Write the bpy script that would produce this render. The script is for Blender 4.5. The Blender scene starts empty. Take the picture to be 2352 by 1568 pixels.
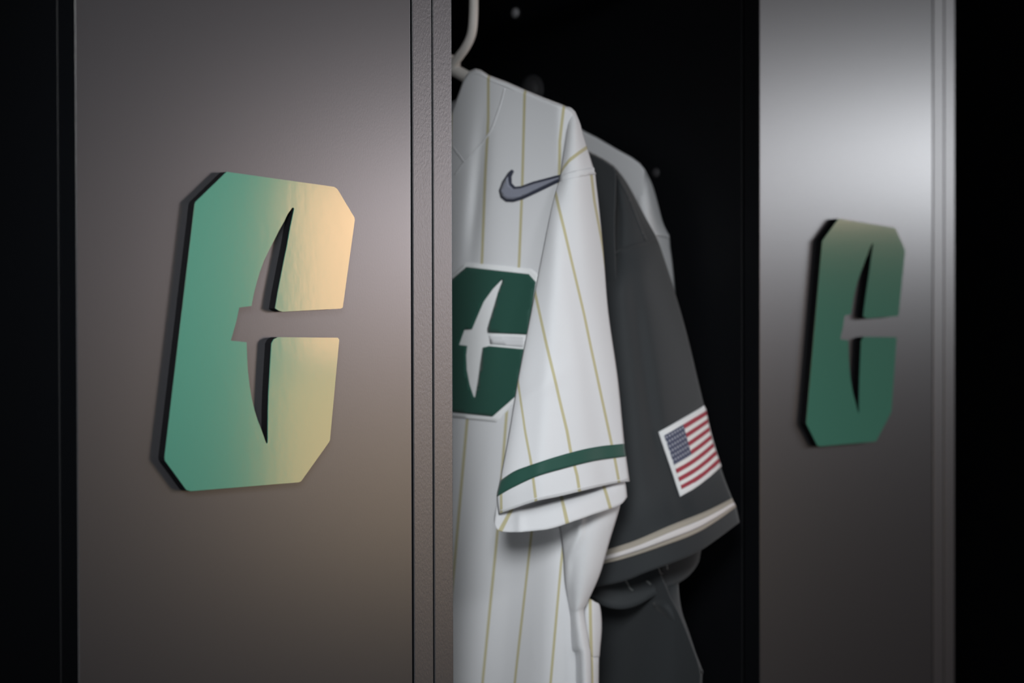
import bpy, bmesh, math, random
import numpy as np
from mathutils import Vector, Matrix
from mathutils.bvhtree import BVHTree
from mathutils.geometry import delaunay_2d_cdt

random.seed(4)
S = bpy.context.scene
COL = S.collection

# ------------------------------------------------------------------ camera
IW, IH = 2352, 1568
F = 4573.0                       # focal length in pixels (70 mm on a 36 mm sensor)
AZ = math.atan(4274.0 / F)       # angle between the view and the locker row
DIST = 1.16                    # camera to the plane of the locker fronts
CAMH = 1.50
PITCH, ROLL = math.radians(0.8), math.radians(0.15)
PX0, PY0 = 1176.0, 782.0 + F * math.tan(PITCH)
f0 = Vector((math.cos(AZ), math.sin(AZ), 0)); r0 = Vector((math.sin(AZ), -math.cos(AZ), 0)); u0 = Vector((0, 0, 1))
fw = f0 * math.cos(PITCH) - u0 * math.sin(PITCH)
up = u0 * math.cos(PITCH) + f0 * math.sin(PITCH)
rt = r0.copy()
upr = up * math.cos(ROLL) + rt * math.sin(ROLL)
rtr = rt * math.cos(ROLL) - up * math.sin(ROLL)
EYE = Vector((0, -DIST, CAMH))
cam = bpy.data.cameras.new('camera'); camo = bpy.data.objects.new('camera', cam); COL.objects.link(camo)
camo.matrix_world = Matrix(((rtr.x, upr.x, -fw.x, EYE.x), (rtr.y, upr.y, -fw.y, EYE.y), (rtr.z, upr.z, -fw.z, EYE.z), (0, 0, 0, 1)))
cam.sensor_width = 36; cam.lens = 36 * F / IW
cam.shift_y = (PY0 - IH / 2) / IW
cam.clip_start = 0.05
cam.dof.use_dof = True
cam.dof.focus_distance = 1.60
cam.dof.aperture_fstop = 4.8
S.camera = camo

# ------------------------------------------------------------------ world, lights, exposure
S.view_settings.view_transform = 'Standard'; S.view_settings.look = 'None'
S.view_settings.gamma = 1; S.view_settings.exposure = 0.0; S.view_settings.use_curve_mapping = False
S.cycles.use_denoising = True
wd = bpy.data.worlds.new('world'); S.world = wd; wd.use_nodes = True
wd.node_tree.nodes['Background'].inputs[0].default_value = (0.80, 0.88, 1.0, 1)
wd.node_tree.nodes['Background'].inputs[1].default_value = 0.022

def area(name, loc, target, sx, sy, power, color):
    l = bpy.data.lights.new(name, 'AREA'); l.shape = 'RECTANGLE'; l.size = sx; l.size_y = sy
    l.energy = power; l.color = color
    o = bpy.data.objects.new(name, l); COL.objects.link(o)
    o.location = loc
    o.rotation_euler = (Vector(target) - Vector(loc)).to_track_quat('-Z', 'Y').to_euler()
    return o
# unseen area lights, placed by where the locker fronts reflect them
def mirror(px, py, d):
    """a place in the room that the locker fronts reflect toward the camera"""
    v = (rtr * ((px - PX0) / F) + upr * (-(py - PY0) / F) + fw).normalized()
    p = EYE + v * (-EYE.y / v.y)
    return p + Vector((v.x, -v.y, v.z)) * d
def mirrored_light(name, px, py, d, sx, sy, power, color):
    q = mirror(px, py, d); v = (rtr * ((px - PX0) / F) + upr * (-(py - PY0) / F) + fw).normalized()
    return area(name, q, EYE + v * (-EYE.y / v.y), sx, sy, power, color)
def spot(name, loc, target, power, color, cone, radius):
    l = bpy.data.lights.new(name, 'SPOT'); l.energy = power; l.color = color; l.spot_size = math.radians(cone); l.spot_blend = 1.0; l.shadow_soft_size = radius
    o = bpy.data.objects.new(name, l); COL.objects.link(o); o.location = loc
    o.rotation_euler = (Vector(target) - Vector(loc)).to_track_quat('-Z', 'Y').to_euler()
    return o
# unseen lights set by reflections, spots and fills added to brighten, soft ceiling light
mirrored_light('far_light_panel', 2190, 362, 4.0, 1.5, 0.19, 27.5, (0.93, 0.95, 1.0))
mirrored_light('mid_fill_light', 1110, 490, 3.6, 0.42, 0.22, 11.5, (0.93, 0.92, 1.0))  # added cool light, lifts the right side of the near panel
mirrored_light('warm_light_panel', 928, 605, 3.0, 0.52, 0.45, 7.8, (1.0, 0.76, 0.71))
mirrored_light('low_warm_light_panel', 912, 1070, 3.0, 0.58, 0.44, 4.5, (1.0, 0.72, 0.42))
spot('left_fill_spot', (0.18, -0.85, 1.93), (1.07, 0.0, 1.515), 98, (0.97, 0.985, 1.0), 34, 0.24)  # unseen spot added near the camera to brighten chest and near letter
spot('front_fill_spot', (0.45, -1.7, 2.55), (1.15, 0.0, 1.54), 26, (0.97, 0.98, 1.0), 31, 0.12)  # added spot, its pool kept on the near panel and jerseys
area('ceiling_panel_light', (0.2, -2.3, 2.9), (1.2, 0.0, 1.4), 1.6, 0.8, 4, (0.95, 0.97, 1.0))

fl = area('low_fill_light', (-0.35, -1.25, 1.0), (1.36, 0.1, 1.32), 1.0, 0.6, 1.5, (0.97, 0.98, 1.0)); fl.data.spread = math.radians(90)  # added low fill, softens the shade under the sleeve

# ------------------------------------------------------------------ projection helpers (photo pixel -> point in the place)
def ray(px, py):
    d = rtr * ((px - PX0) / F) + upr * (-(py - PY0) / F) + fw
    return d                                   # depth 1 along the view
def P(px, py, z):
    return EYE + ray(px, py) * z
def on_y(px, py, y):
    d = ray(px, py); return EYE + d * ((y - EYE.y) / d.y)
def on_x(px, py, x):
    d = ray(px, py); return EYE + d * ((x - EYE.x) / d.x)
def zx(px, x, py=780):
    d = ray(px, py); return (x - EYE.x) / d.x
def proj(p):
    v = p - EYE; z = v.dot(fw)
    return PX0 + F * v.dot(rtr) / z, PY0 - F * v.dot(upr) / z

# ------------------------------------------------------------------ materials
def new_mat(name):
    m = bpy.data.materials.new(name); m.use_nodes = True
    nt = m.node_tree; b = nt.nodes['Principled BSDF']
    return m, nt, b
def setp(b, col=None, rough=None, metal=None, spec=None, coat=None, coat_r=None, sheen=None):
    if col is not None: b.inputs['Base Color'].default_value = (*col, 1)
    if rough is not None: b.inputs['Roughness'].default_value = rough
    if metal is not None: b.inputs['Metallic'].default_value = metal
    if spec is not None: b.inputs['Specular IOR Level'].default_value = spec
    if coat is not None: b.inputs['Coat Weight'].default_value = coat
    if coat_r is not None: b.inputs['Coat Roughness'].default_value = coat_r
    if sheen is not None: b.inputs['Sheen Weight'].default_value = sheen
def bump(nt, b, scale, strength, dist=0.001, vec_scale=(1, 1, 1), detail=3, coat=False):
    tc = nt.nodes.new('ShaderNodeTexCoord'); mp = nt.nodes.new('ShaderNodeMapping')
    mp.inputs['Scale'].default_value = vec_scale
    n = nt.nodes.new('ShaderNodeTexNoise'); n.inputs['Scale'].default_value = scale; n.inputs['Detail'].default_value = detail
    bp = nt.nodes.new('ShaderNodeBump'); bp.inputs['Strength'].default_value = strength; bp.inputs['Distance'].default_value = dist
    L = nt.links
    L.new(tc.outputs['Object'], mp.inputs[0]); L.new(mp.outputs[0], n.inputs['Vector']); L.new(n.outputs['Fac'], bp.inputs['Height'])
    L.new(bp.outputs[0], b.inputs['Normal'])
    if coat: L.new(bp.outputs[0], b.inputs['Coat Normal'])
    return n
def simple(name, col, rough=0.6, metal=0.0, spec=0.5, bs=None, **k):
    m, nt, b = new_mat(name); setp(b, col, rough, metal, spec, **k)
    if bs: bump(nt, b, *bs)
    return m

M_face = simple('satin_grey_metal_paint', (0.028, 0.028, 0.031), 0.28, 0.0, 0.55, bs=(900, 0.05, 0.0004, (1, 1, 0.5)))
M_strip = simple('grained_grey_edge', (0.032, 0.032, 0.036), 0.33, 0.0, 0.6, bs=(1000, 0.20, 0.0005, (1, 1, 0.45)))
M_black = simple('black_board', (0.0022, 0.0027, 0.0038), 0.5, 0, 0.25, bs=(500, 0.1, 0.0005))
M_edge = simple('black_letter_edge', (0.003, 0.003, 0.004), 0.6, 0, 0.2)
M_letter, nt_, b_ = new_mat('green_gold_gloss_film'); setp(b_, (0.062, 0.220, 0.162), 0.115, 0.0, 0.9)
b_.inputs['Specular Tint'].default_value = (1.0, 0.52, 0.20, 1)
bump(nt_, b_, 190, 0.018, 0.001, (1, 1, 0.8), 2)
M_white_plastic = simple('white_plastic', (0.62, 0.60, 0.57), 0.4)
M_floor = simple('dark_carpet', (0.03, 0.03, 0.033), 0.9, bs=(300, 0.5, 0.003))
M_knob = simple('pale_steel', (0.55, 0.56, 0.58), 0.35, 0.3)
M_bolt = simple('dark_bolt', (0.035, 0.035, 0.038), 0.6, 0.0, 0.2)
M_rod = simple('dark_steel_tube', (0.12, 0.12, 0.13), 0.35, 1.0)

def fabric(name, col, stripe=None, hw=0.04, rough=0.75, weave=0.25):
    m, nt, b = new_mat(name); setp(b, col, rough, 0, 0.25, sheen=0.15)
    bump(nt, b, 1400, weave, 0.0005)
    if stripe:
        L = nt.links
        uv = nt.nodes.new('ShaderNodeUVMap'); uv.uv_map = 'weft'
        sep = nt.nodes.new('ShaderNodeSeparateXYZ'); L.new(uv.outputs[0], sep.inputs[0])
        def math_(op, a, bb=None, cc=None):
            n = nt.nodes.new('ShaderNodeMath'); n.operation = op
            for i, v in enumerate((a, bb, cc)):
                if v is None: continue
                if isinstance(v, (int, float)): n.inputs[i].default_value = v
                else: L.new(v, n.inputs[i])
            return n.outputs[0]
        fr = math_('FRACT', math_('ADD', sep.outputs[0], 0.5))
        d = math_('ABSOLUTE', math_('SUBTRACT', fr, 0.5))
        mr = nt.nodes.new('ShaderNodeMapRange'); mr.inputs[1].default_value = hw * 1.25; mr.inputs[2].default_value = hw * 0.75
        mr.inputs[3].default_value = 0; mr.inputs[4].default_value = 1
        L.new(d, mr.inputs[0])
        mx = nt.nodes.new('ShaderNodeMix'); mx.data_type = 'RGBA'
        L.new(mr.outputs[0], mx.inputs[0]); mx.inputs[6].default_value = (*col, 1); mx.inputs[7].default_value = (*stripe, 1)
        L.new(mx.outputs[2], b.inputs['Base Color'])
    return m
WHITE = (0.615, 0.63, 0.65)
M_pin = fabric('white_pinstripe_jersey_cloth', WHITE, (0.44, 0.41, 0.25), 0.036)
M_whitecloth = fabric('white_jersey_cloth', WHITE)
M_char = fabric('charcoal_jersey_cloth', (0.026, 0.030, 0.033), rough=0.7)
M_green = fabric('dark_green_twill', (0.016, 0.070, 0.052), rough=0.65)
M_patchwhite = fabric('white_twill', (0.74, 0.76, 0.77))
M_grey = fabric('grey_embroidery', (0.22, 0.235, 0.29))
M_navy = fabric('dark_slate_embroidery', (0.030, 0.035, 0.055))
M_tan = fabric('beige_knit_tape', (0.36, 0.33, 0.28))
M_tapewhite = fabric('white_knit_tape', (0.66, 0.64, 0.64))

# flag cloth: stripes, canton and rows of small stars from the patch's own UVs
M_flag, nt, b = new_mat('embroidered_flag'); setp(b, rough=0.75, spec=0.2)
L = nt.links
uvn = nt.nodes.new('ShaderNodeUVMap'); uvn.uv_map = 'weft'
sp = nt.nodes.new('ShaderNodeSeparateXYZ'); L.new(uvn.outputs[0], sp.inputs[0])
def mth(op, a, bb=None):
    n = nt.nodes.new('ShaderNodeMath'); n.operation = op
    for i, v in enumerate((a, bb)):
        if v is None: continue
        if isinstance(v, (int, float)): n.inputs[i].default_value = v
        else: L.new(v, n.inputs[i])
    return n.outputs[0]
U, V = sp.outputs[0], sp.outputs[1]
odd = mth('LESS_THAN', mth('MODULO', mth('MULTIPLY', V, 13.0), 2.0), 1.0)
can = mth('MULTIPLY', mth('LESS_THAN', U, 0.44), mth('LESS_THAN', V, 7.0 / 13))
sv = mth('MULTIPLY', V, 9.0 * 13 / 7 * 0.72)
row = mth('FLOOR', sv)
su = mth('ADD', mth('MULTIPLY', U, 7.0 / 0.44), mth('MULTIPLY', mth('MODULO', row, 2.0), 0.5))
du = mth('SUBTRACT', mth('FRACT', su), 0.5); dv = mth('SUBTRACT', mth('FRACT', sv), 0.5)
star = mth('LESS_THAN', mth('ADD', mth('MULTIPLY', du, du), mth('MULTIPLY', dv, dv)), 0.055)
def mixc(fac, c1, c2):
    n = nt.nodes.new('ShaderNodeMix'); n.data_type = 'RGBA'; L.new(fac, n.inputs[0])
    for i, c in ((6, c1), (7, c2)):
        if isinstance(c, tuple): n.inputs[i].default_value = (*c, 1)
        else: L.new(c, n.inputs[i])
    return n.outputs[2]
c_st = mixc(odd, (0.74, 0.75, 0.74), (0.34, 0.055, 0.075))
c_ca = mixc(star, (0.075, 0.085, 0.135), (0.40, 0.42, 0.47))
L.new(mixc(can, c_st, c_ca), b.inputs['Base Color'])
bump(nt, b, 1500, 0.3, 0.0005)

# ------------------------------------------------------------------ mesh helpers
def link(name, me, parent=None, mats=()):
    o = bpy.data.objects.new(name, me); COL.objects.link(o)
    for m in mats: me.materials.append(m)
    if parent is not None: o.parent = parent; o.matrix_parent_inverse = parent.matrix_world.inverted()
    return o
def from_bm(name, bm, mats, parent=None, smooth=False):
    bmesh.ops.recalc_face_normals(bm, faces=bm.faces)
    me = bpy.data.meshes.new(name); bm.to_mesh(me); bm.free()
    if smooth:
        for p in me.polygons: p.use_smooth = True
    return link(name, me, parent, mats if isinstance(mats, (list, tuple)) else [mats])
def tag(o, label=None, cat=None, group=None, kind=None):
    if label: o['label'] = label
    if cat: o['category'] = cat
    if group: o['group'] = group
    if kind: o['kind'] = kind
    return o
def empty(name, loc):
    o = bpy.data.objects.new(name, None); COL.objects.link(o); o.location = loc; o.empty_display_size = 0.05
    o.matrix_world = Matrix.Translation(Vector(loc)); return o
def add_box(bm, a, c, front_mat=None, bevel=0.0):
    x0, y0, z0 = a; x1, y1, z1 = c
    vs = [bm.verts.new((x, y, z)) for x in (x0, x1) for y in (y0, y1) for z in (z0, z1)]
    q = [(0, 1, 3, 2), (4, 6, 7, 5), (0, 4, 5, 1), (2, 3, 7, 6), (0, 2, 6, 4), (1, 5, 7, 3)]
    fs = [bm.faces.new([vs[i] for i in f]) for f in q]
    if front_mat is not None: fs[2].material_index = front_mat
    if bevel:
        es = list({e for f in fs for e in f.edges})
        bmesh.ops.bevel(bm, geom=es, offset=bevel, segments=4, affect='EDGES', profile=0.5)
    return fs
def box(name, a, c, mats, parent=None, bevel=0.0, front_mat=None):
    bm = bmesh.new(); add_box(bm, a, c, front_mat, bevel)
    return from_bm(name, bm, mats, parent)
def cr(p0, p1, p2, p3, t):
    return 0.5 * ((2 * p1) + (-p0 + p2) * t + (2 * p0 - 5 * p1 + 4 * p2 - p3) * t * t + (-p0 + 3 * p1 - 3 * p2 + p3) * t ** 3)
def spline(ctrl, n, ts=None):
    """Catmull-Rom through ctrl (k x d) sampled at n points, uniform in index"""
    c = np.asarray(ctrl, float); k = len(c)
    out = []
    for i in range(n):
        u = (i / (n - 1)) * (k - 1) if ts is None else ts[i]
        j = min(int(u), k - 2); t = u - j
        p0 = c[j - 1] if j > 0 else 2 * c[j] - c[j + 1]
        p3 = c[j + 2] if j + 2 < k else 2 * c[j + 1] - c[j]
        out.append(cr(p0, c[j], c[j + 1], p3, t))
    return np.array(out)
def resample(poly, n):
    """arc-length resample of a smoothed polyline"""
    p = np.asarray(poly, float)
    if len(p) > 2: p = spline(p, 24 * (len(p) - 1) + 1)
    d = np.r_[0, np.cumsum(np.hypot(*(np.diff(p[:, :2], axis=0).T)))]
    s = np.linspace(0, d[-1], n)
    return np.stack([np.interp(s, d, p[:, i]) for i in range(p.shape[1])], 1)
def grid_mesh(name, G, mats, parent=None, ufun=None, thick=0.0012, uvs=None):
    """G[i][j] world points -> smooth cloth sheet; ufun(px,py) gives the weft coordinate the pinstripes follow"""
    R, C = len(G), len(G[0])
    me = bpy.data.meshes.new(name)
    vs = [tuple(p) for r in G for p in r]
    fs = [(i * C + j, i * C + j + 1, (i + 1) * C + j + 1, (i + 1) * C + j) for i in range(R - 1) for j in range(C - 1)]
    me.from_pydata(vs, [], fs); me.update()
    for p in me.polygons: p.use_smooth = True
    if ufun or uvs is not None:
        lay = me.uv_layers.new(name='weft')
        if uvs is None:
            uu = [(ufun(*proj(Vector(v))), 0.0) for v in vs]
        else: uu = uvs
        for lp in me.loops: lay.data[lp.index].uv = uu[lp.vertex_index]
    o = link(name, me, parent, mats if isinstance(mats, (list, tuple)) else [mats])
    if thick:
        md = o.modifiers.new('thickness', 'SOLIDIFY'); md.thickness = thick; md.offset = 0
    return o
def joined(name, objs, parent):
    """merge the sheets sewn into one part into one mesh object (no operators)"""
    bm = bmesh.new(); mats = []
    for o in objs:
        me = o.data
        n0 = len(bm.faces); bm.from_mesh(me); bm.faces.ensure_lookup_table()
        for m in me.materials:
            if m not in mats: mats.append(m)
        for f in bm.faces[n0:]: f.material_index = mats.index(me.materials[f.material_index])
    me = bpy.data.meshes.new(name); bm.to_mesh(me); bm.free()
    for p in me.polygons: p.use_smooth = True
    for o in objs:
        m0 = o.data; bpy.data.objects.remove(o); bpy.data.meshes.remove(m0)
    o = link(name, me, parent, mats)
    md = o.modifiers.new('thickness', 'SOLIDIFY'); md.thickness = 0.0012; md.offset = 0
    return o
def lofts(rows, nu=40, per=6, wr=None):
    """rows: (polyline px, zL, zR, bulge toward the viewer) -> world grid.  per = samples between rows"""
    ctl = []
    for pts, zl, zr, bl in rows:
        r = resample(pts, nu); a = np.linspace(0, 1, nu)
        z = zl + (zr - zl) * a - bl * np.sin(math.pi * a) ** 0.8
        ctl.append(np.c_[r, z])
    ctl = np.array(ctl); k = len(rows); n = (k - 1) * per + 1
    out = np.stack([spline(ctl[:, j, :], n) for j in range(nu)], 1)
    G = []
    for i in range(n):
        G.append([P(q[0], q[1], q[2] + (wr(q[0], q[1]) if wr else 0)) for q in out[i]])
    return G
def ulines(lines):
    ks = sorted(lines)
    tabs = {}
    for k in ks:
        p = np.array(lines[k], float); tabs[k] = p[np.argsort(p[:, 1])]
    def xat(p, y):
        if y <= p[0, 1]: a, b_ = p[0], p[1]
        elif y >= p[-1, 1]: a, b_ = p[-2], p[-1]
        else: return np.interp(y, p[:, 1], p[:, 0])
        return a[0] + (b_[0] - a[0]) * (y - a[1]) / (b_[1] - a[1])
    def fn(px, py):
        xs = [xat(tabs[k], py) for k in ks]
        for i in range(1, len(xs)): xs[i] = max(xs[i], xs[i - 1] + 8)
        if len(xs) == 1: return max(-.45, min(.45, (px - xs[0]) / 90)) + ks[0]
        if px < xs[0]: return ks[0] + (px - xs[0]) / (xs[1] - xs[0])
        if px > xs[-1]: return ks[-1] + (px - xs[-1]) / (xs[-1] - xs[-2])
        return float(np.interp(px, xs, ks))
    return fn
class Surf:
    """a cloth grid that trims can be sewn on to"""
    def __init__(self, grids):
        vs, fs = [], []
        for G in grids:
            R, C = len(G), len(G[0]); o = len(vs)
            vs += [p for r in G for p in r]
            fs += [(o + i * C + j, o + i * C + j + 1, o + (i + 1) * C + j + 1, o + (i + 1) * C + j) for i in range(R - 1) for j in range(C - 1)]
        self.t = BVHTree.FromPolygons(vs, fs)
    def at(self, px, py, lift):
        d = ray(px, py); h = self.t.ray_cast(EYE, d.normalized())
        if h[0] is None:
            return None
        n = h[1] if h[1].dot(d) < 0 else -h[1]
        return h[0] + n * lift
def drape(name, poly, surf, lift, mat, parent, thick=0.0008, step=10):
    """sew a flat patch (outline in photo pixels) on a cloth surface"""
    n = len(poly); pts = [Vector(p) for p in poly]
    den = []
    for i in range(n):
        a, c = pts[i], pts[(i + 1) % n]; k = max(1, int((c - a).length / step))
        den += [a.lerp(c, t / k) for t in range(k)]
    m = len(den)
    x0, x1 = min(p.x for p in den), max(p.x for p in den); y0, y1 = min(p.y for p in den), max(p.y for p in den)
    inner = []
    y = y0 + step / 2
    while y < y1:
        x = x0 + step / 2
        while x < x1:
            q = Vector((x, y))
            if min((q - p).length for p in den) > step * 0.45: inner.append(q)
            x += step
        y += step
    r = delaunay_2d_cdt(den + inner, [], [list(range(m))], 1, 1e-4)
    vs = []; last = None
    for q in r[0]:
        h = surf.at(q.x, q.y, lift)
        vs.append(h)
    good = [v for v in vs if v is not None]
    for i, v in enumerate(vs):
        if v is None:
            q = r[0][i]; zz = np.mean([(g - EYE).dot(fw) for g in good])
            j = min((k for k in range(len(vs)) if vs[k] is not None), key=lambda k: (r[0][k] - q).length)
            vs[i] = P(q.x, q.y, (vs[j] - EYE).dot(fw))
    me = bpy.data.meshes.new(name); me.from_pydata([tuple(v) for v in vs], [], [tuple(f) for f in r[2]]); me.update()
    bm = bmesh.new(); bm.from_mesh(me)
    for f in bm.faces:
        f.normal_update()
        if f.normal.dot(f.calc_center_median() - EYE) > 0: f.normal_flip()
        f.smooth = True
    bm.to_mesh(me); bm.free()
    o = link(name, me, parent, [mat])
    md = o.modifiers.new('thickness', 'SOLIDIFY'); md.thickness = thick; md.offset = -0.5
    return o
def tube(name, pts, rad, mat, parent=None, seg=12, n=None):
    P_ = [Vector(p) for p in spline(np.array([tuple(p) for p in pts]), n or len(pts) * 8)]
    bm = bmesh.new(); rings = []
    rr = rad if callable(rad) else (lambda t: rad)
    nrm = None
    for i, p in enumerate(P_):
        t = (P_[min(i + 1, len(P_) - 1)] - P_[max(i - 1, 0)]).normalized()
        if nrm is None: nrm = t.orthogonal().normalized()
        nrm = (nrm - t * nrm.dot(t)).normalized(); bn = t.cross(nrm)
        r_ = rr(i / (len(P_) - 1))
        rings.append([bm.verts.new(p + nrm * math.cos(a) * r_ + bn * math.sin(a) * r_) for a in (2 * math.pi * k / seg for k in range(seg))])
    for i in range(len(rings) - 1):
        for k in range(seg):
            bm.faces.new((rings[i][k], rings[i][(k + 1) % seg], rings[i + 1][(k + 1) % seg], rings[i + 1][k]))
    bm.faces.new(rings[0][::-1]); bm.faces.new(rings[-1])
    return from_bm(name, bm, mat, parent, True)
def ribbon(name, line, width, surf, lift, mat, parent, thick=0.0012):
    """a sewn seam or tape: a strip of given pixel width along a line on the cloth"""
    p = spline(np.array(line, float), 8 * len(line))
    out_a, out_b = [], []
    for i in range(len(p)):
        t = p[min(i + 1, len(p) - 1)] - p[max(i - 1, 0)]; t = t / (np.hypot(*t) + 1e-9); nn = np.array((-t[1], t[0]))
        out_a.append(tuple(p[i] + nn * width / 2)); out_b.append(tuple(p[i] - nn * width / 2))
    return drape(name, out_a + out_b[::-1], surf, lift, mat, parent, thick, step=max(width, 5))

# ------------------------------------------------------------------ structure
TOP = 2.25
box('floor', (-3, -6, -0.1), (8, 0.75, 0), M_floor)['kind'] = 'structure'
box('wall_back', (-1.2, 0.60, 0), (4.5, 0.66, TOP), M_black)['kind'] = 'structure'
box('top_light_block_1', (-1.2, 0.01, TOP), (4.5, 0.66, TOP + 0.05), M_black)['kind'] = 'structure'  # unseen locker top, added to keep overhead light out

# ------------------------------------------------------------------ locker dividers with their letters
def X_at(px): return on_y(px, 766, 0).x
xl, xg0, xg1, xs0, xs1, xr = (X_at(p) for p in (176, 945.5, 950, 995, 997, 1041))
LETTER_T = 0.0078
letter_px = [(520.8, 394.4), (767.7, 428.9), (775, 434), (814, 499), (815, 505.5), (787.3, 706), (783, 708.4), (649, 715.6), (640, 713), (632.5, 708.2),
    (639, 669), (646.5, 630.4), (653, 597), (659.3, 566.6), (667, 522), (675.9, 480), (674.5, 476.5), (671, 477), (661, 491), (651.6, 510.5), (641, 529), (631.2, 548.8), (619, 572), (607, 597.2),
    (598, 621), (590.4, 645.7), (583.5, 673), (577.7, 702.2), (549.5, 706), (542.3, 740), (530.2, 782), (566.4, 785.8), (567.2, 805), (567.7, 820.3), (569.5, 852), (573.1, 884.6), (578, 914), (585.1, 943.5), (592, 965), (599.9, 985), (611, 1017), (613.5, 1018.8), (615.4, 1015),
    (615.4, 981), (616, 940), (617.3, 900.7), (620.5, 844), (624, 788.2), (629, 779), (638.7, 774), (776, 775.4), (779.3, 779.5), (757.9, 1010.5), (754.4, 1017), (692.3, 1104.2), (687, 1107.2), (437.8, 1127.6), (428, 1124.5), (379.5, 1058), (378.5, 1050), (448, 468), (450, 463)]
LP = [on_y(x, y, -LETTER_T) for x, y in letter_px]
def prism(bm, pts, y0, y1, front_mat=0):
    a = [bm.verts.new((p[0], y0, p[1])) for p in pts]; c = [bm.verts.new((p[0], y1, p[1])) for p in pts]
    f = bm.faces.new(a); f.material_index = front_mat
    bm.faces.new(c[::-1]); n = len(pts)
    for i in range(n): bm.faces.new((a[i], c[i], c[(i + 1) % n], a[(i + 1) % n]))
def divider(dx, label):
    t = empty('locker_divider', (xl + dx, 0, 0))
    tag(t, label, 'locker divider', 'locker dividers')
    B = 0.0009
    f = box('face_panel', (xl + dx, 0, 0), (xg0 + dx, 0.019, TOP), [M_black, M_face], t, B, 1)
    for p in f.data.polygons:
        if p.normal.y < -0.75: p.material_index = 1
    st = []
    for a, c in ((xg1, xs0), (xs1, xr)):
        s = box('edge_strip', (a + dx, 0.0005, 0), (c + dx, 0.022, TOP), [M_black, M_strip], t, 0.0010, 1)
        for p in s.data.polygons:
            if p.normal.y < -0.75: p.material_index = 1
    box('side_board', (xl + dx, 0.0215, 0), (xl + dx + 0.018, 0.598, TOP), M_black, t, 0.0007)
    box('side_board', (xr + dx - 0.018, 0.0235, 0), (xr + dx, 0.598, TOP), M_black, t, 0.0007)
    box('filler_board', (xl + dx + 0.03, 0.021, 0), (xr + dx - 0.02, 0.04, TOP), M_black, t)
    bm = bmesh.new(); prism(bm, [(p.x + dx, p.z) for p in LP], -LETTER_T + 0.0006, -0.0001)
    lt = from_bm('letter', bm, M_edge, t); lt['label'] = 'raised letter with a pickaxe shaped cut and black sides'
    bm = bmesh.new(); prism(bm, [(p.x + dx, p.z) for p in LP], -LETTER_T, -LETTER_T + 0.0006)
    lf = from_bm('letter_face', bm, M_letter, lt); lf['label'] = 'glossy green letter front'
    return t
PITCHX = X_at(1745) - X_at(176)
divider(0, 'wide grey locker divider in front carrying a green letter lit gold on its right')
divider(PITCHX, 'grey locker divider right of the hanging jerseys with a dark green letter')
xw = xl + PITCHX                 # right-hand side wall of the open locker
t3 = empty('locker_divider', (xl + 2 * PITCHX, 0, 0)); tag(t3, 'black side of the next locker at the right border of the picture', 'locker divider', 'locker dividers')
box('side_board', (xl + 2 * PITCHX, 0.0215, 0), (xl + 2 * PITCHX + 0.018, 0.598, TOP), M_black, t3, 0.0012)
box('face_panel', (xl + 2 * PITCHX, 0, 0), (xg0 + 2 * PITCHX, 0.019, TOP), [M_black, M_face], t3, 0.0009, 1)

# ------------------------------------------------------------------ jersey 1: white with pinstripes
X1 = 1.366
j1 = empty('pinstripe_jersey', on_x(1025, 165, X1 + 0.02))
tag(j1, 'white short sleeved baseball jersey with gold pinstripes and a green letter on the chest', 'jersey')
u_chest = ulines({0: [(1040, 180), (1033, 393), (1024, 600), (990, 975), (968, 1235), (940, 1568), (897, 2100)],
    1: [(1122.6, 180), (1122.6, 280), (1116, 393), (1108, 600), (1073, 975), (1050, 1235), (1021, 1568), (978, 2100)],
    2: [(1206, 209), (1203.5, 309), (1200.7, 421), (1193, 610), (1163, 970), (1143, 1230), (1110, 1560), (1060, 2100)],
    3: [(1295, 244), (1286, 323), (1285, 393), (1280, 610), (1247, 970), (1222, 1225), (1183, 1568), (1135, 2100)],
    4: [(1378, 244), (1372, 600), (1327, 970), (1289, 1291), (1265, 1568), (1220, 2100)]})
def chest_grid(rows, xf, cols=12, sub=6, per=8):
    c = np.array(rows, float); k, n = c.shape[0], c.shape[1]
    a = np.stack([spline(c[:, j, :], (k - 1) * per + 1) for j in range(n)], 1)
    G = []
    for i in range(a.shape[0]):
        # columns: linear between controls keeps the neckline corner crisp, slightly smoothed lower down
        row = []
        for j in range(n - 1):
            for s in range(sub):
                t = s / sub; q = a[i, j] * (1 - t) + a[i, j + 1] * t; row.append(q)
        row.append(a[i, -1])
        G.append([on_x(q[0], q[1], xf(q[0], q[1], i / (a.shape[0] - 1), ii / (len(row) - 1))) for ii, q in enumerate(row)])
    return G
g = lambda d, w: math.exp(-(d / w) ** 2)
topline = [(650, 345), (690, 262), (860, 178), (905, 240), (960, 430), (1005, 330), (1043, 246), (1067, 180), (1078, 165), (1092, 159), (1104, 162), (1122, 174), (1165, 190), (1206, 208), (1250, 226), (1295, 243), (1315, 254)]
def toprow(dy): return [(x, y + dy) for x, y in topline]
rows = [toprow(0), toprow(10), toprow(45)]
for y, sh, ri in ((480, -4, 1305), (620, -14, 1300), (800, -28, 1300), (980, -46, 1310), (1240, -66, 1325), (1420, -80, 1335), (1568, -90, 1340), (1800, -108, 1330), (2100, -130, 1320)):
    rows.append([(x + sh if x < 1290 else ri - (1315 - x) * 0.6, y + (4 if x > 1200 else 0)) for x, _ in topline])
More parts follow.
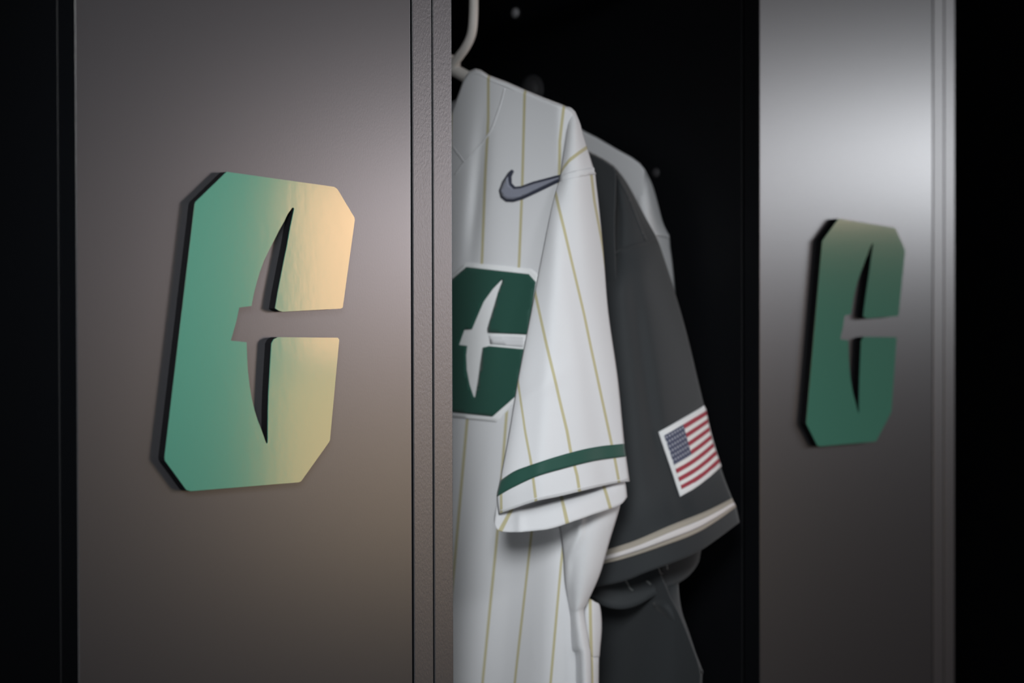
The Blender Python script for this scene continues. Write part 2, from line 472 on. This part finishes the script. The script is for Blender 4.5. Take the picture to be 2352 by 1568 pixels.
def xf1(px, py, t, a):
    line_x = px - 1100 + (py - 400) * 0.10
    x = X1 - 0.012 + 0.026 * g(t * 30, 1.0)
    x += -0.010 * math.sin(min(1, max(0, (px - 900) / 420)) * math.pi) * min(1, max(0, (py - 250) / 400))
    x += 0.0050 * g(line_x - 0, 16) * g(py - 440, 130)                # vertical fold near the neck
    x += 0.0045 * math.sin((px + 0.12 * py) / 34.0) * min(1, max(0, (py - 1000) / 500))
    x += 0.012 * min(1, max(0, (px - 1285) / 40))
    return x
Gc = chest_grid(rows, xf1)
back_rows = [[(x, max(y, 262 if x < 1080 else y + 4)) for x, y in r] for r in rows]
Gb = chest_grid(back_rows, lambda px, py, t, a: X1 + 0.042 - 0.024 * g(t * 30, 1.0) + 0.004 * math.sin(px / 60.0))
# shoulder cap folded over the hanger tip
cap_rows = [([(1297, 245), (1310, 248), (1320, 257)], 1.822, 1.822, 0.002),
    ([(1306, 275), (1318, 270), (1331, 284)], 1.812, 1.820, 0.006),
    ([(1302, 305), (1318, 300), (1338, 310)], 1.806, 1.818, 0.012),
    ([(1297, 340), (1320, 334), (1347, 338)], 1.800, 1.816, 0.016),
    ([(1291, 378), (1320, 366), (1357, 370)], 1.794, 1.814, 0.018),
    ([(1287, 414), (1318, 405), (1350, 398), (1366, 398)], 1.788, 1.812, 0.019)]
Gcap = lofts(cap_rows, 24, 6)
def u_cap(px, py):
    yc = np.interp(px, [1287, 1297, 1309, 1328, 1348, 1370], [400, 383, 368, 352, 338, 322])
    return max(-.45, min(.45, (py - yc) / 105 * (0.8)))
# lower side of the body that swings out from under the sleeve
side_rows = [([(1278, 1190), (1350, 1165), (1426, 1138)], 1.806, 1.806, 0.012),
    ([(1286, 1216), (1350, 1194), (1421, 1170)], 1.806, 1.806, 0.016),
    ([(1294, 1272), (1345, 1254), (1400, 1239)], 1.808, 1.808, 0.018),
    ([(1298, 1335), (1338, 1325), (1377, 1318)], 1.812, 1.810, 0.018),
    ([(1308, 1393), (1332, 1388), (1347.6, 1384)], 1.814, 1.812, 0.014),
    ([(1312, 1420), (1328, 1412), (1340, 1408)], 1.816, 1.812, 0.012),
    ([(1315, 1486), (1332, 1480), (1352, 1478)], 1.818, 1.812, 0.014),
    ([(1325, 1568), (1340, 1568), (1357, 1568)], 1.820, 1.812, 0.014),
    ([(1320, 2100), (1340, 2100), (1360, 2100)], 1.820, 1.812, 0.014)]
def wr_side(px, py):
    return -0.004 * g(px - np.interp(py, [1227, 1287, 1362, 1430], [1332, 1304, 1298, 1310]), 9)
Gs = lofts(side_rows, 24, 6, wr_side)
fold_rows = [([(1340, 1370), (1356, 1376), (1366, 1383)], 1.822, 1.828, 0.004),
    ([(1336, 1398), (1358, 1392), (1377, 1392)], 1.822, 1.830, 0.008),
    ([(1336, 1440), (1360, 1440), (1381, 1441)], 1.822, 1.832, 0.010),
    ([(1340, 1505), (1360, 1505), (1376, 1505)], 1.822, 1.832, 0.010),
    ([(1342, 1568), (1360, 1568), (1374, 1568)], 1.822, 1.832, 0.010),
    ([(1340, 2100), (1358, 2100), (1372, 2100)], 1.822, 1.832, 0.010)]
Gf = lofts(fold_rows, 14, 5)
u_fold = ulines({0: [(1356, 1430), (1359, 1568)]})
body1 = joined('body', [grid_mesh('b', Gc, M_pin, None, u_chest), grid_mesh('b', Gb, M_pin, None, u_chest), grid_mesh('b', Gcap, M_pin, None, u_cap),
    grid_mesh('b', Gs, M_whitecloth, None, lambda x, y: 0.5), grid_mesh('b', Gf, M_pin, None, u_fold)], j1)
# sleeve
u_slv = ulines({0: [(1150, 900), (1152, 1134), (1152.5, 1175)], 1: [(1191, 883), (1206, 990), (1220, 1062), (1231, 1149)],
    2: [(1231, 679), (1256, 794), (1284, 915), (1302, 990), (1310, 1036), (1325, 1092), (1330, 1124)],
    3: [(1277, 443), (1302, 555), (1341, 720), (1355, 789), (1400, 1000), (1411, 1051), (1421, 1107)],
    4: [(1358, 410), (1364, 463), (1382, 560), (1402, 700), (1440, 850)]})
band_t = [(1149, 1104), (1180, 1083), (1212.5, 1070), (1287.5, 1045.6), (1362.6, 1027), (1433, 1018.5)]
band_b = [(1142, 1140), (1175, 1120.6), (1231, 1094.4), (1287.5, 1077.5), (1362.6, 1058.8), (1437, 1048)]
hem = [(1146, 1180), (1158, 1175), (1175, 1169.4), (1231, 1150.7), (1287.5, 1139), (1362.6, 1120.7), (1422.6, 1107.5), (1445, 1105.6)]
s_rows = [([(1287, 414), (1318, 406), (1350, 399), (1366, 399)], 1.788, 1.812, 0.019),
    ([(1280, 432), (1318, 424), (1368, 420)], 1.786, 1.811, 0.021),
    ([(1267, 482), (1320, 474), (1374, 470)], 1.784, 1.810, 0.023),
    ([(1246, 585), (1310, 576), (1385, 580)], 1.782, 1.808, 0.026),
    ([(1220, 720), (1305, 706), (1396, 715)], 1.780, 1.806, 0.028),
    ([(1191, 869), (1300, 846), (1417, 862)], 1.779, 1.805, 0.030),
    ([(1169, 1000), (1200, 985), (1295, 962), (1370, 955), (1427, 958)], 1.778, 1.804, 0.031),
    (band_t, 1.777, 1.803, 0.032), (band_b, 1.777, 1.803, 0.033), (hem, 1.777, 1.803, 0.034)]
def wr_s(px, py):
    return (0.0035 * g((px - 1330) + (py - 700) * -0.16, 26) - 0.003 * g((px - 1225) * 0.6 + (py - 905) * 0.8, 14) * g(px - 1225, 60)
            - 0.0025 * g(px - 1255 - (900 - py) * 0.08, 22))
Gsl = lofts(s_rows, 60, 7, wr_s)
hem2 = [(1135.6, 1196), (1140, 1212), (1150, 1220), (1180, 1222), (1212.5, 1220), (1261, 1214.4), (1302, 1202), (1362.6, 1181), (1410, 1165), (1428, 1156), (1439.5, 1141)]
b_rows = [(r[0], r[1], r[2], 0.004) for r in s_rows[:7]]
b_rows += [([(1151, 1100), (1212, 1074), (1287, 1052), (1362, 1035), (1430, 1028)], 1.781, 1.805, 0.004),
    ([(1142, 1150), (1212, 1150), (1287, 1126), (1362, 1105), (1429, 1090)], 1.786, 1.807, 0.004),
    ([(1138, 1178), (1150, 1192), (1212, 1180), (1287, 1160), (1362, 1138), (1436, 1112)], 1.785, 1.806, 0.032), (hem2, 1.782, 1.805, 0.038)]
Gsb = lofts(b_rows, 60, 6, lambda px, py: -0.0025 * g(px - 1195, 10) * min(1, max(0, (py - 1150) / 30)))
u_in = ulines({0: [(1171, 1179), (1152, 1215)], 1: [(1289, 1139.4), (1302.6, 1197.6)], 2: [(1387, 1118.8), (1400, 1163.8)]})
slv = joined('sleeve', [grid_mesh('s', Gsl, M_pin, None, u_slv), grid_mesh('s', Gsb, M_pin, None, u_in)], j1)
S_slv = Surf([Gsl]); S_chest = Surf([Gc]); S_cap = Surf([Gcap, Gsl])
# green band on the cuff: same cloth rows, one layer out
def rows_slice(rows, nu, per, i0, lift, zadj=0.0):
    return None
def lifted(G, d):
    return [[p + (EYE - p).normalized() * d for p in r] for r in G]
Gband = lifted([r for r in Gsl[7 * 7:8 * 7 + 1]], 0.0014)
grid_mesh('sleeve_band', Gband, M_green, slv)['label'] = 'dark green cuff band'
drape('sleeve_seam', [(1288, 405), (1318, 393), (1350, 386), (1363, 385), (1366, 400), (1350, 402), (1318, 410), (1287, 418)], S_cap, 0.0012, M_whitecloth, slv, 0.001, 6)
ribbon('hem_stitching', [(1150, 1172), (1231, 1144), (1287, 1132), (1362, 1114), (1440, 1099)], 2, S_slv, 0.0006, M_whitecloth, slv, 0.0006)
ribbon('neck_seam', [(1160, 203), (1150, 240), (1128, 300), (1098, 340), (1066, 374), (1046, 402)], 4, S_chest, 0.0005, M_whitecloth, body1)
ribbon('neck_seam', [(1040, 335), (1052, 352), (1068, 374)], 4, S_chest, 0.0005, M_whitecloth, body1)
# chest letter
out = [(1043, 629), (1072, 602.5), (1221, 617.5), (1236, 629), (1241, 650), (1222, 775), (1196, 912), (1142, 969.5), (1043, 958), (1012, 955), (966, 905), (990, 690)]
lb = drape('chest_letter', out, S_chest, 0.0010, M_patchwhite, j1, 0.001, 9); lb['label'] = 'white backed green letter sewn on the chest'
cg = [(1075, 613.5), (1217, 629.6), (1233, 648), (1214, 767.5), (1124, 763.8), (1123, 754), (1135, 714), (1148.6, 668.4), (1158, 644), (1155, 642.5), (1135, 663), (1113.8, 692.5), (1097.7, 730), (1087, 755.5),
    (1069.6, 756.8), (1057.5, 791.6), (1076, 794), (1073.6, 815.7), (1075, 848), (1081.6, 882.7), (1091, 911), (1095, 912.5), (1101.7, 874.7), (1107, 834.5), (1112.5, 798), (1127, 794.5), (1208, 802), (1188, 908),
    (1178, 917.5), (1134, 956), (1043, 945.7), (1016, 943), (976, 900), (1000, 690), (1043, 640)]
drape('letter_inlay', cg, S_chest, 0.0022, M_green, lb, 0.001, 8)['label'] = 'dark green letter with a pickaxe shaped cut'
hd = drape('handle_tape', [(1125, 770), (1209, 774), (1203, 797), (1128, 790)], S_chest, 0.0013, M_whitecloth, lb, 0.0008, 8)
# check mark on the chest
sw = [(1178, 389.5), (1169, 396.7), (1155.4, 417.4), (1148, 438), (1152, 454), (1164.6, 463.5), (1180.7, 464), (1203.6, 457.5), (1245, 438), (1287, 417.5), (1305, 408), (1304, 397), (1287.4, 401.3), (1226.6, 417.4), (1199, 427.7), (1185, 428.9), (1177, 420.8), (1176.5, 406), (1182, 394)]
sb = drape('check_mark', sw, S_chest, 0.0014, M_navy, j1, 0.0008, 6); sb['label'] = 'dark outlined grey check mark on the chest'
drape('check_mark_fill', [(1170, 406), (1160.5, 421), (1154, 438), (1157, 450), (1167, 457.8), (1181, 458), (1202, 451.5), (1243, 431.5), (1285, 411.5), (1298, 405), (1287, 407.3), (1229, 423), (1201, 433), (1183, 434.8), (1172.5, 425), (1170.5, 414)], S_chest, 0.0024, M_grey, sb, 0.0008, 6)

# ------------------------------------------------------------------ jersey 2: charcoal
X2 = 1.464
j2 = empty('charcoal_jersey', on_x(1150, 250, X2 + 0.02))
tag(j2, 'dark charcoal jersey with a flag patch and beige cuff stripes behind the pinstripe one', 'jersey')
top2 = [(800, 300), (850, 262), (960, 215), (1000, 300), (1040, 390), (1080, 300), (1120, 250), (1140, 232), (1200, 268), (1260, 300), (1320, 332), (1353, 349), (1385, 365), (1408, 381), (1414, 390)]
rows2 = [top2, [(x, y + 10) for x, y in top2], [(x, y + 50) for x, y in top2]]
for y, sh, ri in ((560, 0, 1412), (800, 6, 1425), (1050, 14, 1450), (1240, 22, 1490), (1360, 30, 1535), (1411, 34, 1560), (1480, 38, 1588), (1545, 42, 1608), (1620, 44, 1606), (2100, 40, 1600)):
    rows2.append([(x + sh + (ri - 1414 - sh) * max(0, (x - 1140) / 274.0) if True else 0, y) for x, _ in top2])
def xf2(px, py, t, a):
    return X2 - 0.01 + 0.022 * g(t * 34, 1.0) - 0.010 * math.sin(max(0, min(1, (px - 1100) / 450)) * math.pi) * min(1, max(0, (py - 400) / 400)) + 0.004 * math.sin((px + .3 * py) / 40) * min(1, max(0, (py - 1000) / 400)) + 0.028 * min(1, max(0, (py - 1050) / 200)) - 0.012 * max(0, (px - 1430) / 180)
G2 = chest_grid(rows2, xf2)
G2b = chest_grid([[(x - (6 if x > 1300 else 0), y + 4) for x, y in r] for r in rows2], lambda px, py, t, a: X2 + 0.042 - 0.029 * g(t * 34, 1.0) - 0.012 * max(0, (px - 1430) / 180))
st_rows = [([(1499, 1366), (1528, 1354), (1557, 1340)], 1.896, 1.896, 0.004),
    ([(1501, 1382), (1530, 1376), (1560, 1374)], 1.893, 1.892, 0.010), ([(1505, 1394), (1537, 1398), (1567, 1410)], 1.890, 1.888, 0.014), ([(1540, 1443), (1562, 1444), (1581, 1450)], 1.888, 1.884, 0.012),
    ([(1562, 1482), (1580, 1486), (1596, 1496)], 1.886, 1.880, 0.012), ([(1582, 1515), (1598, 1526), (1613, 1545)], 1.884, 1.878, 0.010), ([(1594, 1575), (1602, 1580), (1611, 1590)], 1.884, 1.878, 0.006), ([(1592, 2100), (1600, 2100), (1608, 2100)], 1.884, 1.878, 0.006)]
G2s = lofts(st_rows, 16, 6)
body2 = joined('body', [grid_mesh('b', x, M_char) for x in (G2, G2b, G2s)], j2)
bt2 = [(1362, 1272), (1394.6, 1262), (1460, 1240.6), (1540, 1206), (1620, 1174), (1681, 1144)]
bb2 = [(1356, 1302), (1382.6, 1295), (1433, 1283), (1513, 1257), (1593, 1227), (1646, 1196), (1690, 1164)]
hm2 = [(1348, 1351), (1372, 1346), (1433, 1334), (1487, 1313), (1553, 1289), (1606, 1265), (1646, 1238), (1698, 1199)]
q_rows = [([(1392, 374), (1406, 379), (1416, 389)], 1.945, 1.945, 0.002),
    ([(1402, 428), (1420, 424), (1442, 425)], 1.942, 1.942, 0.016),
    ([(1404, 506), (1445, 496), (1483, 502)], 1.936, 1.942, 0.024),
    ([(1386, 602), (1445, 568), (1488, 555), (1509, 550)], 1.930, 1.940, 0.030),
    ([(1384, 670), (1460, 640), (1524, 594)], 1.898, 1.940, 0.030),
    ([(1382, 760), (1470, 735), (1552, 680)], 1.895, 1.938, 0.032),
    ([(1380, 880), (1480, 855), (1580, 780)], 1.892, 1.936, 0.034),
    ([(1378, 1030), (1490, 1000), (1616, 930)], 1.888, 1.934, 0.036),
    ([(1372, 1170), (1500, 1130), (1654, 1070)], 1.884, 1.930, 0.038),
    (bt2, 1.882, 1.898, 0.040), (bb2, 1.882, 1.898, 0.040), (hm2, 1.882, 1.898, 0.040)]
def wr2(px, py):
    return (0.006 * g((px - 1425) - (py - 450) * 0.02, 14) * g(py - 500, 150) * -0.4 + 0.004 * g(px - 1470 - (py - 800) * 0.10, 20) * min(1, max(0, (py - 560) / 100)) * g(py - 800, 300)
            + 0.0035 * g(px - 1505 - (py - 1000) * 0.14, 18) * g(py - 980, 200) + 0.004 * g(px - 1560 - (py - 1150) * .3, 22) * g(py - 1150, 60))
G2q = lofts(q_rows, 60, 7, wr2)
hi2 = [(1348, 1362), (1380, 1388), (1420, 1398), (1460, 1391), (1497, 1371), (1530, 1353), (1566, 1334), (1588, 1315), (1604, 1290), (1608, 1262)]
qb = [(r[0], r[1], r[2], 0.006) for r in q_rows[:9]]
qb += [([(1364, 1240), (1450, 1215), (1530, 1185), (1600, 1155), (1660, 1120)], 1.886, 1.930, 0.004),
    ([(1352, 1320), (1440, 1300), (1510, 1270), (1570, 1240), (1630, 1210)], 1.889, 1.932, 0.006), (hi2, 1.889, 1.932, 0.024)]
G2qb = lofts(qb, 50, 6)
slv2 = joined('sleeve', [grid_mesh('s', G2q, M_char), grid_mesh('s', G2qb, M_char)], j2)
S_q = Surf([G2q]); S_qb = Surf([G2qb])
bandrows = [r for r in G2q[9 * 7:10 * 7 + 1]]
cb = grid_mesh('sleeve_band', lifted(bandrows, 0.0016), M_tan, slv2); cb['label'] = 'beige and white striped cuff band'
mid = lifted([[(bandrows[k][j]) for j in range(len(bandrows[0]))] for k in (2, 3, 4, 5)], 0.0030)
grid_mesh('band_stripe', mid, M_tapewhite, cb)['label'] = 'white middle stripe of the cuff band'
ribbon('sleeve_seam', [(1388, 601), (1412, 586), (1445, 568), (1488, 556), (1507, 551)], 7, S_q, 0.0010, M_char, slv2)
ribbon('shoulder_seam', [(1412, 400), (1440, 450), (1460, 500), (1482, 553)], 5, S_q, 0.0010, M_char, slv2)
M_thread = simple('loose_thread', (0.16, 0.17, 0.17), 0.8)
for a_ in ([(1434, 1331), (1441, 1342), (1446, 1352), (1453, 1358)], [(1508, 1300), (1512, 1312), (1517, 1320), (1521, 1321)], [(1528, 1296), (1530, 1304), (1531, 1310)], [(1484, 1336), (1490, 1341), (1494, 1345)]):
    pts = [S_qb.at(x, y, 0.003) or P(x, y, 1.86) for x, y in a_]
    tube('loose_thread', pts, 0.0008, M_thread, slv2, 6)
# flag patch on the sleeve
def quad_patch(tl, tr, br, bl, nu, nv, right_bow, lift, surf, bottom_bow=0.0):
    G = []
    for i in range(nv + 1):
        v = i / nv; row = []
        for j in range(nu + 1):
            u = j / nu
            x = (1 - v) * ((1 - u) * tl[0] + u * tr[0]) + v * ((1 - u) * bl[0] + u * br[0]) - right_bow * u * u * math.sin(math.pi * v)
            y = (1 - v) * ((1 - u) * tl[1] + u * tr[1]) + v * ((1 - u) * bl[1] + u * br[1]) + bottom_bow * math.sin(math.pi * u) * v
            p = surf.at(x, y, lift)
            if p is None:
                p = P(x, y, (row[-1] - EYE).dot(fw) + 0.0005) if row else P(x, y, 1.87)
            row.append(p)
        G.append(row)
    return G
TL, TR, BR, BL = (1512, 992), (1617, 931), (1654, 1072), (1561, 1142)
pt = grid_mesh('flag_patch', quad_patch(TL, TR, BR, BL, 14, 14, 4, 0.0013, S_q, 6), M_patchwhite, j2, thick=0.0010)
pt['label'] = 'white bordered patch with a red, white and blue flag'
def lerp4(u, v):
    return tuple((1 - v) * ((1 - u) * TL[k] + u * TR[k]) + v * ((1 - u) * BL[k] + u * BR[k]) for k in (0, 1))
a0, a1, b0, b1 = 0.075, 0.975, 0.085, 0.925
GF = quad_patch(lerp4(a0, b0), lerp4(a1, b0), lerp4(a1, b1), lerp4(a0, b1), 24, 26, 4, 0.0022, S_q, 6)
grid_mesh('flag', GF, M_flag, pt, thick=0.0008, uvs=[(j / 24, i / 26) for i in range(27) for j in range(25)])

# ------------------------------------------------------------------ jersey 3: plain white behind
X3 = 1.545
j3 = empty('white_jersey', on_x(1230, 240, X3 + 0.02))
tag(j3, 'plain white jersey hanging farthest back, only its shoulder edge showing above the charcoal one', 'jersey')
top3 = [(900, 330), (950, 280), (1060, 225), (1100, 300), (1140, 380), (1180, 300), (1230, 243), (1290, 272), (1348, 305.5), (1371, 317), (1412, 341), (1452, 363), (1470, 377), (1480, 390)]
rows3 = [top3, [(x, y + 9) for x, y in top3], [(x - (2 if x > 1460 else 0), y + 50) for x, y in top3]]
for y in (600, 900, 1250, 1568, 2000):
    rows3.append([(x if x < 1450 else x - 4, y) for x, _ in top3])
G3 = chest_grid(rows3, lambda px, py, t, a: X3 - 0.01 + 0.02 * g(t * 30, 1) - 0.006 * math.sin(px / 50.0) * min(1, max(0, (py - 350) / 300)))
G3b = chest_grid([[(x, y + 4) for x, y in r] for r in rows3], lambda px, py, t, a: X3 + 0.022 - 0.014 * g(t * 30, 1))
body3 = joined('body', [grid_mesh('b', G3, M_whitecloth), grid_mesh('b', G3b, M_whitecloth)], j3)
t_rows = [([(1455, 366), (1466, 373), (1479, 388)], 2.005, 2.005, 0.003),
    ([(1452, 420), (1475, 415), (1500, 432)], 2.000, 2.004, 0.016),
    ([(1448, 500), (1485, 490), (1521, 508)], 1.996, 2.004, 0.026),
    ([(1446, 545), (1490, 535), (1536, 543)], 1.994, 2.002, 0.028),
    ([(1446, 575), (1490, 570), (1539.5, 570)], 1.992, 2.002, 0.028),
    ([(1446, 640), (1500, 637), (1547.5, 637)], 1.990, 2.000, 0.026),
    ([(1446, 780), (1500, 777), (1558, 770)], 1.988, 1.998, 0.024),
    ([(1446, 950), (1510, 945), (1572, 930)], 1.986, 1.996, 0.022),
    ([(1450, 1130), (1520, 1110), (1585, 1080)], 1.986, 1.996, 0.022)]
G3t = lofts(t_rows, 30, 5); G3tb = lofts([(r[0], r[1], r[2], 0.002) for r in t_rows], 30, 5)
slv3 = joined('sleeve', [grid_mesh('s', G3t, M_whitecloth), grid_mesh('s', G3tb, M_whitecloth)], j3)
ribbon('sleeve_seam', [(1448, 547), (1490, 538), (1520, 540), (1534, 544)], 9, Surf([G3t]), 0.0015, M_whitecloth, slv3)

# ------------------------------------------------------------------ hanger, rod, hooks
def hanger_parts(root, xh, cx, cy, arm_px, rod_y):
    hk = [(1087, -105), (1088, -40), (1087, 30), (1084, 72), (1073, 103), (1056, 128), (1041, 146), (1029, 160)]
    return hk
XH = X1 + 0.015
hroot = empty('clothes_hanger', on_x(1030, 165, XH))
tag(hroot, 'white plastic clothes hanger holding up the pinstripe jersey', 'hanger')
hk = [on_x(x, y, XH) for x, y in ((1088, -60), (1088, 0), (1087, 45), (1083, 78), (1071, 106), (1055, 129), (1042, 146), (1030, 162))]
top = on_x(1088, -60, XH); rr_ = 0.021
cy = top.y - rr_
loop = [Vector((XH, top.y - rr_ + rr_ * math.cos(a), top.z + 0.012 + rr_ * math.sin(a))) for a in (math.radians(d) for d in (205, 170, 130, 90, 50, 10))]
tube('hook', loop + [top] + hk[1:], 0.0045, M_white_plastic, hroot, 14, 90)
ROD = (top.y - rr_, top.z + 0.012 + rr_ - 0.0045 - 0.0125)
tube('arm', [on_x(x, y, XH + 0.004) for x, y in ((1026, 152), (1050, 165), (1075, 178), (1120, 196), (1206, 229), (1270, 254), (1303, 270))], lambda t: 0.0062, M_white_plastic, hroot, 14)
tube('arm', [on_x(x, y, XH + 0.004) for x, y in ((1034, 152), (1008, 165), (975, 178), (920, 205), (830, 250), (760, 290), (705, 330))], lambda t: 0.0062, M_white_plastic, hroot, 14)
tube('neck', [on_x(1043, 140, XH + 0.002), on_x(1032, 152, XH + 0.003), on_x(1030, 172, XH + 0.004)], lambda t: 0.0075 + 0.003 * math.sin(math.pi * t), M_white_plastic, hroot, 14)
# the clothes rod across the locker
rod = empty('clothes_rod', (xr, ROD[0], ROD[1])); tag(rod, 'dark steel clothes rod across the open locker above the jerseys', 'clothes rod')
tube('rail', [(xr + 0.001, ROD[0], ROD[1]), ((xr + xw) / 2, ROD[0], ROD[1]), (xw - 0.001, ROD[0], ROD[1])], 0.0125, M_rod, rod, 20)
def lathe(bm, prof, origin, axis, seg=20):
    ax = Vector(axis).normalized(); n = ax.orthogonal().normalized(); b2 = ax.cross(n); rings = []
    for r_, h in prof:
        rings.append([bm.verts.new(Vector(origin) + ax * h + (n * math.cos(2 * math.pi * k / seg) + b2 * math.sin(2 * math.pi * k / seg)) * max(r_, 1e-5)) for k in range(seg)])
    for i in range(len(rings) - 1):
        for k in range(seg): bm.faces.new((rings[i][k], rings[i][(k + 1) % seg], rings[i + 1][(k + 1) % seg], rings[i + 1][k]))
    bm.faces.new(rings[0]); bm.faces.new(rings[-1])
for (hx, hy), r_, mt, lab in (((1185, 30), 0.0055, M_knob, 'small bright round bolt head high on the black locker side, right of the hanger hook'), ((1222, 208), 0.0135, M_bolt, 'larger dark round bolt head just above the shoulder of the pinstripe jersey')):
    c = on_x(hx, hy, xw)
    kn = empty('bolt', (xw, c.y, c.z)); tag(kn, lab, 'bolt', 'bolts in the locker side')
    bm = bmesh.new(); lathe(bm, [(r_ * 1.25, 0), (r_ * 1.25, 0.0008), (r_ * 1.05, 0.0014), (r_ * 0.9, 0.0014)], (xw, c.y, c.z), (-1, 0, 0), 28); from_bm('washer', bm, M_bolt, kn, True)
    bm = bmesh.new(); lathe(bm, [(r_, 0.0012), (r_ * 0.97, r_ * 0.22), (r_ * 0.8, r_ * 0.45), (r_ * 0.5, r_ * 0.58), (0.0, r_ * 0.62)], (xw, c.y, c.z), (-1, 0, 0), 28); from_bm('bolt_head', bm, mt, kn, True)
c = on_x(1507, 397, xw)
bm = bmesh.new(); lathe(bm, [(0.005, 0), (0.005, 0.001), (0.003, 0.0022), (0.0, 0.0025)], (xw, c.y, c.z), (-1, 0, 0))
tag(from_bm('screw', bm, M_bolt, None, True), 'tiny dark screw head in the black locker side beside the plain white shoulder', 'screw')
print('X: panel', xl, xr, 'right panel', xw, xr + PITCHX, 'letter2 left', proj(Vector((LP[-3].x + PITCHX, -LETTER_T, LP[-3].z))), 'rod', ROD, 'strips', xg1, xs0, 'right edge', [round(proj(Vector((q + PITCHX, 0, 1.5)))[0]) for q in (xl, xg0, xs0, xr)])
